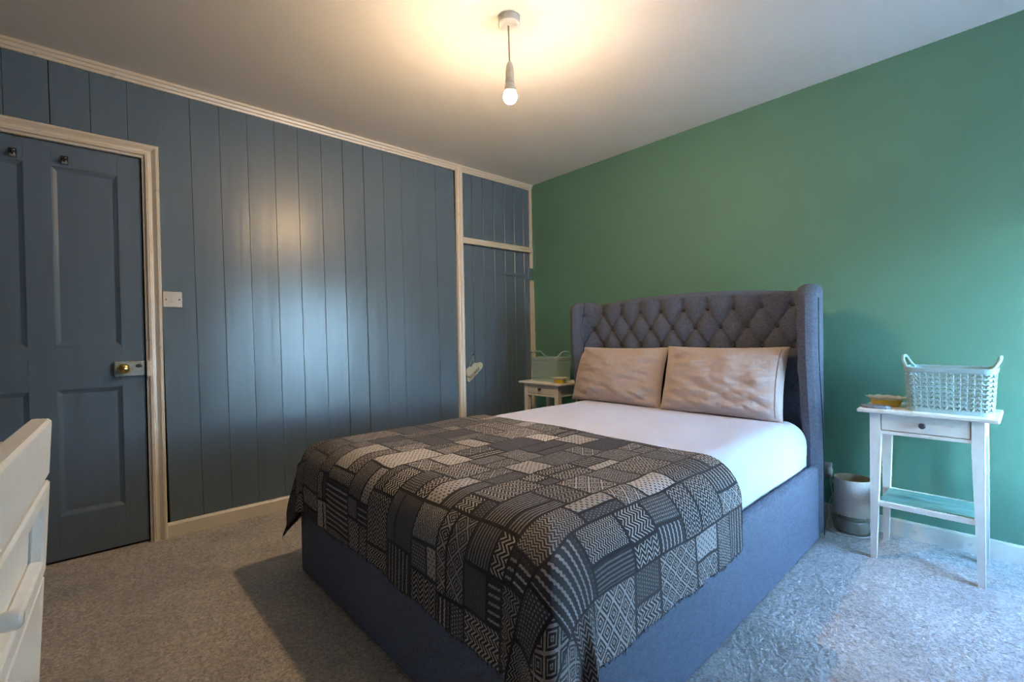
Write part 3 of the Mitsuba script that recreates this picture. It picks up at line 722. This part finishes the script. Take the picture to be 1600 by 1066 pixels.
# ------------------------------------------------------------------ woven plastic baskets
def basket(cx, cy, z0, w, dp, h, label, turn=0.0):
    t = thing('storage_basket', label, 'basket')
    rc = 0.035
    def outline(hx, hy, r, n):
        """n points evenly along a rounded rectangle, starting at the middle of the front, anticlockwise seen from above"""
        poly = sbox(-hx + r, -hy + r, hx - r, hy - r).buffer(r, quad_segs=16).exterior
        Lr = poly.length
        pts = np.array(poly.coords)
        s0 = poly.project(Point(0, -hy))
        return Lr, lambda s: np.array([poly.interpolate((s0 - q) % Lr).coords[0] for q in np.atleast_1d(s)])
    L1, f1 = outline(w / 2, dp / 2, rc, 0)
    tp = 0.93                                    # narrower at the foot
    def wall(s, z, off):
        P = f1(s); e = 1e-3
        tg = f1(np.asarray(s) + e) - f1(np.asarray(s) - e); tg /= np.linalg.norm(tg, axis=1, keepdims=True)
        nn = np.stack([tg[:, 1], -tg[:, 0]], 1)
        c = P * 0
        nn = np.where(((P * nn).sum(1) < 0)[:, None], -nn, nn)
        k = tp + (1 - tp) * np.asarray(z)[:, None] / h
        q = P * k + nn * np.asarray(off)[:, None]
        return np.stack([q[:, 0], q[:, 1], np.asarray(z)], 1)
    zb, zt_ = 0.016, h - 0.022
    nr_ = 8; ch = (zt_ - zb) / nr_
    ncx = int(round(L1 / (ch * 1.12))); ncx += ncx % 2
    cw = L1 / ncx
    # one tile with a Y-shaped opening, thick, with a bevelled lip around the opening
    def ypoly(flip):
        arms = []
        for a_ in (90, 210, 330):
            a2 = math.radians(a_ + (180 if flip else 0))
            arms.append(LineString([(0, 0), (0.44 * ch * math.cos(a2) * 1.12, 0.40 * ch * math.sin(a2))]).buffer(0.120 * ch, cap_style=2))
        return affinity.translate(union_all(arms), cw / 2, ch / 2)
    tiles = []
    for flip in (0, 1):
        sq = Polygon([(cw * q / 4, 0) for q in range(4)] + [(cw, ch * q / 2) for q in range(2)] + [(cw - cw * q / 4, ch) for q in range(4)] + [(0, ch - ch * q / 2) for q in range(2)])
        tiles.append(extrude(sq.difference(ypoly(flip)), 1.0))
    vs, fs, at = [], [], 0
    for c_ in range(ncx):
        for r_ in range(nr_):
            tm = tiles[(c_ + r_) % 2 if False else c_ % 2]
            v = np.array(tm.vertices)
            zc = zb + r_ * ch
            xx, yy = v[:, 0] / cw - 0.5, v[:, 1] / ch - 0.5
            puff = 0.0022 * np.abs(np.sin(np.pi * (xx * 2))) * (v[:, 2] > 0.5)
            vs.append(wall(c_ * cw + v[:, 0], zc + v[:, 1], np.where(v[:, 2] > 0.5, 0.0 + puff, -0.005)))
            fs.append(np.array(tm.faces) + at); at += len(v)
    body = trimesh.Trimesh(np.vstack(vs), np.vstack(fs), process=False)
    def band(zs_offs, closed=True, n=120):
        s = np.linspace(0, L1, n, endpoint=False)
        P = np.stack([wall(s, np.full(n, z), np.full(n, o)) for z, o in zs_offs], 1)
        m = grid_mesh(P, close_u=True, close_v=closed); trimesh.repair.fix_normals(m); return m
    foot = band([(0.0, -0.003), (0.0, 0.001), (zb, 0.002), (zb, -0.003)])
    s = np.linspace(0, L1, 120, endpoint=False)
    fl = wall(s, np.full(120, 0.004), np.full(120, -0.002))
    floor_ = trimesh.Trimesh(np.vstack([fl, [[0, 0, 0.004]]]), [[i, (i + 1) % 120, 120] for i in range(120)], process=False)
    rim = band([(zt_, -0.003), (zt_, 0.003), (zt_ + 0.004, 0.0045), (h - 0.003, 0.0055), (h, 0.004), (h, -0.001), (h - 0.004, -0.003)])
    M = T().translate([cx, cy, z0]).rotate([0, 0, 1], math.degrees(turn))
    MM = np.array(M.matrix, float)
    part_label(add('woven_wall', place(body, MM), 'mat_basket', parent=t), 'openwork weave of three armed slots')
    add('base', place(cat([foot, floor_]), MM), 'mat_basket', parent=t)
    add('rim', place(rim, MM), 'mat_basket', 30, parent=t)
    for sx in (-1, 1):
        hy = dp / 2 * 0.86
        path = spline([(sx * (w / 2 - 0.012), -hy, h - 0.006), (sx * (w / 2 - 0.004), -hy * 0.86, h + 0.006), (sx * (w / 2 + 0.006), -hy * 0.66, h + 0.028), (sx * (w / 2 + 0.009), -hy * 0.40, h + 0.042), (sx * (w / 2 + 0.010), 0, h + 0.046),
                       (sx * (w / 2 + 0.009), hy * 0.40, h + 0.042), (sx * (w / 2 + 0.006), hy * 0.66, h + 0.028), (sx * (w / 2 - 0.004), hy * 0.86, h + 0.006), (sx * (w / 2 - 0.012), hy, h - 0.006)], 44)
        tb = tube(path, 0.0075, 8)
        c = path.mean(0)
        add('handle', place(tb, MM), 'mat_basket', True, parent=t)
basket(2.918, -0.272, 0.703, 0.292, 0.222, 0.198, 'pale green woven plastic basket on the bedside table at the right of the bed', 0.0)
basket(0.480, -0.262, 0.692, 0.300, 0.205, 0.195, 'pale green woven plastic basket on the bedside table in the far corner', 0.0)

# ------------------------------------------------------------------ yellow glass dishes
def dish(cx, cy, z0, r, ry, label, turn=0.0):
    t = thing('dish', label, 'dish')
    n = 64
    th = np.arange(n) * 2 * np.pi / n
    def ringset(rs):
        P = []
        for (rr_, z, scal) in rs:
            q = rr_ * (1 + scal * 0.035 * np.cos(12 * th))
            P.append(np.stack([cx + q * np.cos(th), cy + q * ry * np.sin(th), z0 + z + scal * 0.0018 * np.cos(12 * th)], 1))
        m = grid_mesh(np.array(P).transpose(1, 0, 2), close_u=True); return m
    bowl = ringset([(0.001, 0.0, 0), (r * 0.60, 0.0, 0), (r * 0.66, 0.003, 0), (r * 0.76, 0.022, 0), (r * 0.80, 0.033, 0.3), (r * 0.77, 0.033, 0.3), (r * 0.72, 0.022, 0), (r * 0.62, 0.006, 0), (0.001, 0.005, 0)])
    trimesh.repair.fix_normals(bowl)
    part_label(add('bowl', bowl, 'mat_yellow', 40, parent=t), 'yellow glass bowl')
    rimm = ringset([(r * 0.78, 0.031, 0.3), (r * 0.90, 0.038, 0.7), (r * 1.0, 0.042, 1.0), (r * 1.0, 0.045, 1.0), (r * 0.90, 0.042, 0.7), (r * 0.78, 0.034, 0.3)])
    trimesh.repair.fix_normals(rimm)
    part_label(add('rim', rimm, 'mat_dish_rim', 40, parent=t), 'pale scalloped rim')
dish(2.690, -0.262, 0.703, 0.079, 0.80, 'yellow dish with pale scalloped rim on the table right of the bed')
dish(0.690, -0.385, 0.692, 0.068, 0.80, 'small yellow dish with a pale rim on the table in the far corner')
cst = rbox(0.058, 0.036, 0.0065, 0.0062, 4, 4)
v = np.array(cst.vertices); rr_ = np.maximum(np.hypot(v[:, 0] / 0.058, v[:, 1] / 0.036), 1e-6); mx = np.maximum(np.abs(v[:, 0]) / 0.058, np.abs(v[:, 1]) / 0.036)
v[:, :2] *= (mx / rr_)[:, None] ** 0.85
cst.vertices = v + np.array([2.668, -0.365, 0.7097])
tag(add('coaster', cst, 'mat_grey_plastic', True), 'flat grey oval coaster in front of the yellow dish at the right of the bed', 'coaster')

# ------------------------------------------------------------------ table lamp on the floor
fxl, fyl = 2.522, -0.112
t = thing('table_lamp', 'unlit lamp with a cream drum shade and olive base, standing on the carpet', 'lamp')
add('base', lathe([(0, 0.001), (0.056, 0.001), (0.066, 0.006), (0.070, 0.016), (0.070, 0.058), (0.066, 0.068), (0.058, 0.075), (0.058, 0.115), (0, 0.115)], 56, (fxl, fyl, 0)), 'mat_ceramic', 25, parent=t)
sh = add('lamp_shade', lathe([(0.080, 0.098), (0.083, 0.098), (0.083, 0.286), (0.080, 0.286)], 64, (fxl, fyl, 0)), 'mat_shade', 40, parent=t)
part_label(add('lining', lathe([(0.0, 0.112), (0.0795, 0.112), (0.0795, 0.2862), (0.0825, 0.2868), (0.083, 0.2855)], 64, (fxl, fyl, 0)), 'mat_shade_in', 40, parent=sh), 'tan inside of the shade')
# cables and plug beside it
def cable(pts, label, r=0.0028):
    tag(add('cable', tube(spline(pts, 60), r, 7), 'mat_cable', True), label, 'cable')
cable([(2.405, -0.040, 0.27), (2.412, -0.060, 0.20), (2.43, -0.10, 0.12), (2.418, -0.16, 0.03), (2.44, -0.20, 0.006), (2.50, -0.215, 0.005), (2.56, -0.20, 0.005), (2.60, -0.15, 0.006), (2.606, -0.10, 0.03)],
      'thin pale cable looping over the carpet in front of the unlit lamp')
cable([(2.408, -0.035, 0.235), (2.425, -0.06, 0.17), (2.405, -0.09, 0.10), (2.43, -0.13, 0.045), (2.455, -0.185, 0.012), (2.475, -0.20, 0.005), (2.49, -0.205, 0.005)],
      'thin pale cable hanging beside the headboard behind the unlit lamp')
pg = thing('wall_plug', 'small white plug on the green wall between headboard and lamp shade', 'plug')
add('body', cbox(2.386, 2.411, -0.045, -0.008, 0.258, 0.298, 0.008), 'mat_plastic_white', parent=pg)
add('socket_plate', cbox(2.318, 2.404, -0.009, 0.0, 0.235, 0.321, 0.002), 'mat_plastic_white', parent=pg)

# ------------------------------------------------------------------ name plaque on the cupboard door
t = thing('name_plaque', 'cream cloud shaped name plaque hanging askew on the boarded cupboard door', 'plaque')
cl = union_all([Point(-0.078, 0.000).buffer(0.022), Point(0.080, 0.010).buffer(0.030), sbox(-0.080, -0.022, 0.085, 0.006), Point(-0.028, 0.034).buffer(0.046), Point(0.036, 0.028).buffer(0.040), Point(-0.05, 0.006).buffer(0.03)])
cl = cl.intersection(sbox(-0.2, -0.022, 0.2, 0.2)).buffer(-0.004).buffer(0.004)
ang = math.radians(39)
ey_, ez_ = np.array([0, math.cos(ang), math.sin(ang)]), np.array([0, -math.sin(ang), math.cos(ang)])
o = np.array([0.004, -0.700, 0.762])
add('board', place(extrude(cl, 0.008), frame(o, ey_, ez_, (1, 0, 0))), 'mat_plaque', parent=t)
tx = meshkit.text_mesh('Noralee', 0.034, 0.0012)
v = np.array(tx.vertices); v[:, 0] = v[:, 0] * 0.82 + v[:, 1] * 0.28; v[:, 0] -= v[:, 0].mean(); tx.vertices = v
add('lettering', place(tx, frame(o + np.array([0.0078, 0, 0]) - ez_ * 0.012 - ey_ * 0.004, ey_, ez_, (1, 0, 0))), 'mat_plaque_ink', parent=t)
nail = np.array([0.006, -0.706, 0.915])
add('cord', cat([tube([nail, o + ey_ * 0.035 + ez_ * 0.062 + [0.006, 0, 0]], 0.0012, 6), tube([nail, o - ey_ * 0.040 + ez_ * 0.066 + [0.006, 0, 0]], 0.0012, 6)]), 'mat_cable', True, parent=t)
add('nail', trimesh.creation.cylinder(0.0045, 0.014, sections=16, transform=Mx((0.004, -0.706, 0.915))), 'mat_black', parent=t)

# ------------------------------------------------------------------ chest of drawers at the left edge, drawers pulled open
t = thing('chest_of_drawers', 'white chest of drawers at the left edge of the photo with open drawers', 'chest of drawers')
CX0, CX1, CYF, CYB = 1.915, 2.80, -3.375, -3.70
def fr_tilt(m, yface, zmid, ang):
    m.apply_transform(trimesh.transformations.rotation_matrix(ang, (1, 0, 0), (0, yface, zmid))); return m
add('side', cbox(CX0, CX0 + 0.022, CYB, CYF, 0.0, 0.955, 0.002), 'mat_white', parent=t)
add('side', cbox(CX1 - 0.022, CX1, CYB, CYF, 0.0, 0.955, 0.002), 'mat_white', parent=t)
add('top', cbox(CX0 - 0.012, CX1 + 0.012, CYB, CYF + 0.012, 0.955, 0.977, 0.003), 'mat_white', parent=t)
add('back', cbox(CX0 + 0.02, CX1 - 0.02, CYB, CYB + 0.008, 0.03, 0.955, 0.001), 'mat_white', parent=t)
add('plinth', cbox(CX0 + 0.022, CX1 - 0.022, CYF - 0.03, CYF - 0.01, 0.0, 0.10, 0.001), 'mat_white', parent=t)
def drawer(z0, z1, yface, tilt, thick, xl):
    xr = CX1 - 0.02
    fm = cbox(xl, xr, yface - thick, yface, z0, z1, 0.005)
    fm = fr_tilt(fm, yface, z1, tilt)
    k = add('drawer', fm, 'mat_white', parent=t)
    zs = z1 - 0.030
    yb_ = yface - 0.36
    ms = [cbox(xl + 0.040, xl + 0.054, yb_, yface - thick - 0.001, z0 + 0.02, zs, 0.001), cbox(xr - 0.05, xr - 0.036, yb_, yface - thick - 0.001, z0 + 0.02, zs, 0.001),
          cbox(xl + 0.054, xr - 0.05, yb_, yb_ + 0.012, z0 + 0.02, zs, 0.001), cbox(xl + 0.054, xr - 0.05, yb_ + 0.012, yface - thick - 0.004, z0 + 0.022, z0 + 0.032, 0.001)]
    add('drawer_box', cat(ms), 'mat_white', parent=k)
    return k
d1 = drawer(0.818, 0.927, -3.162, -0.055, 0.032, 1.903)
d2 = drawer(0.638, 0.811, -3.188, -0.055, 0.014, 1.903)
for q in (cbox(1.903, 1.945, -3.188, -3.167, 0.638, 0.811, 0.004), cbox(2.74, 2.78, -3.188, -3.167, 0.638, 0.811, 0.004),
          cbox(1.945, 2.74, -3.188, -3.167, 0.779, 0.811, 0.004), cbox(1.945, 2.74, -3.188, -3.167, 0.638, 0.672, 0.004)):
    add('frame_strip', fr_tilt(q, -3.188, 0.811, -0.055), 'mat_white', parent=d2)
d3 = drawer(0.400, 0.631, -3.178, -0.055, 0.026, 1.903)
kb = lathe([(0, 0), (0.010, 0), (0.009, 0.012), (0.012, 0.026), (0.0125, 0.036), (0.009, 0.040), (0, 0.040)], 24)
add('knob', place(kb, frame((2.335, -3.192, 0.735), (1, 0, 0), (0, 0, 1), (0, 1, 0))), 'mat_white', True, parent=d2)
# the whole chest stands turned by two and a half degrees
RT = T().translate([1.903, -3.162, 0]).rotate([0, 0, 1], -2.55).translate([-1.903, 3.162, 0])
for k in list(scene):
    if k.startswith('chest_of_drawers__'): scene[k]['to_world'] = RT
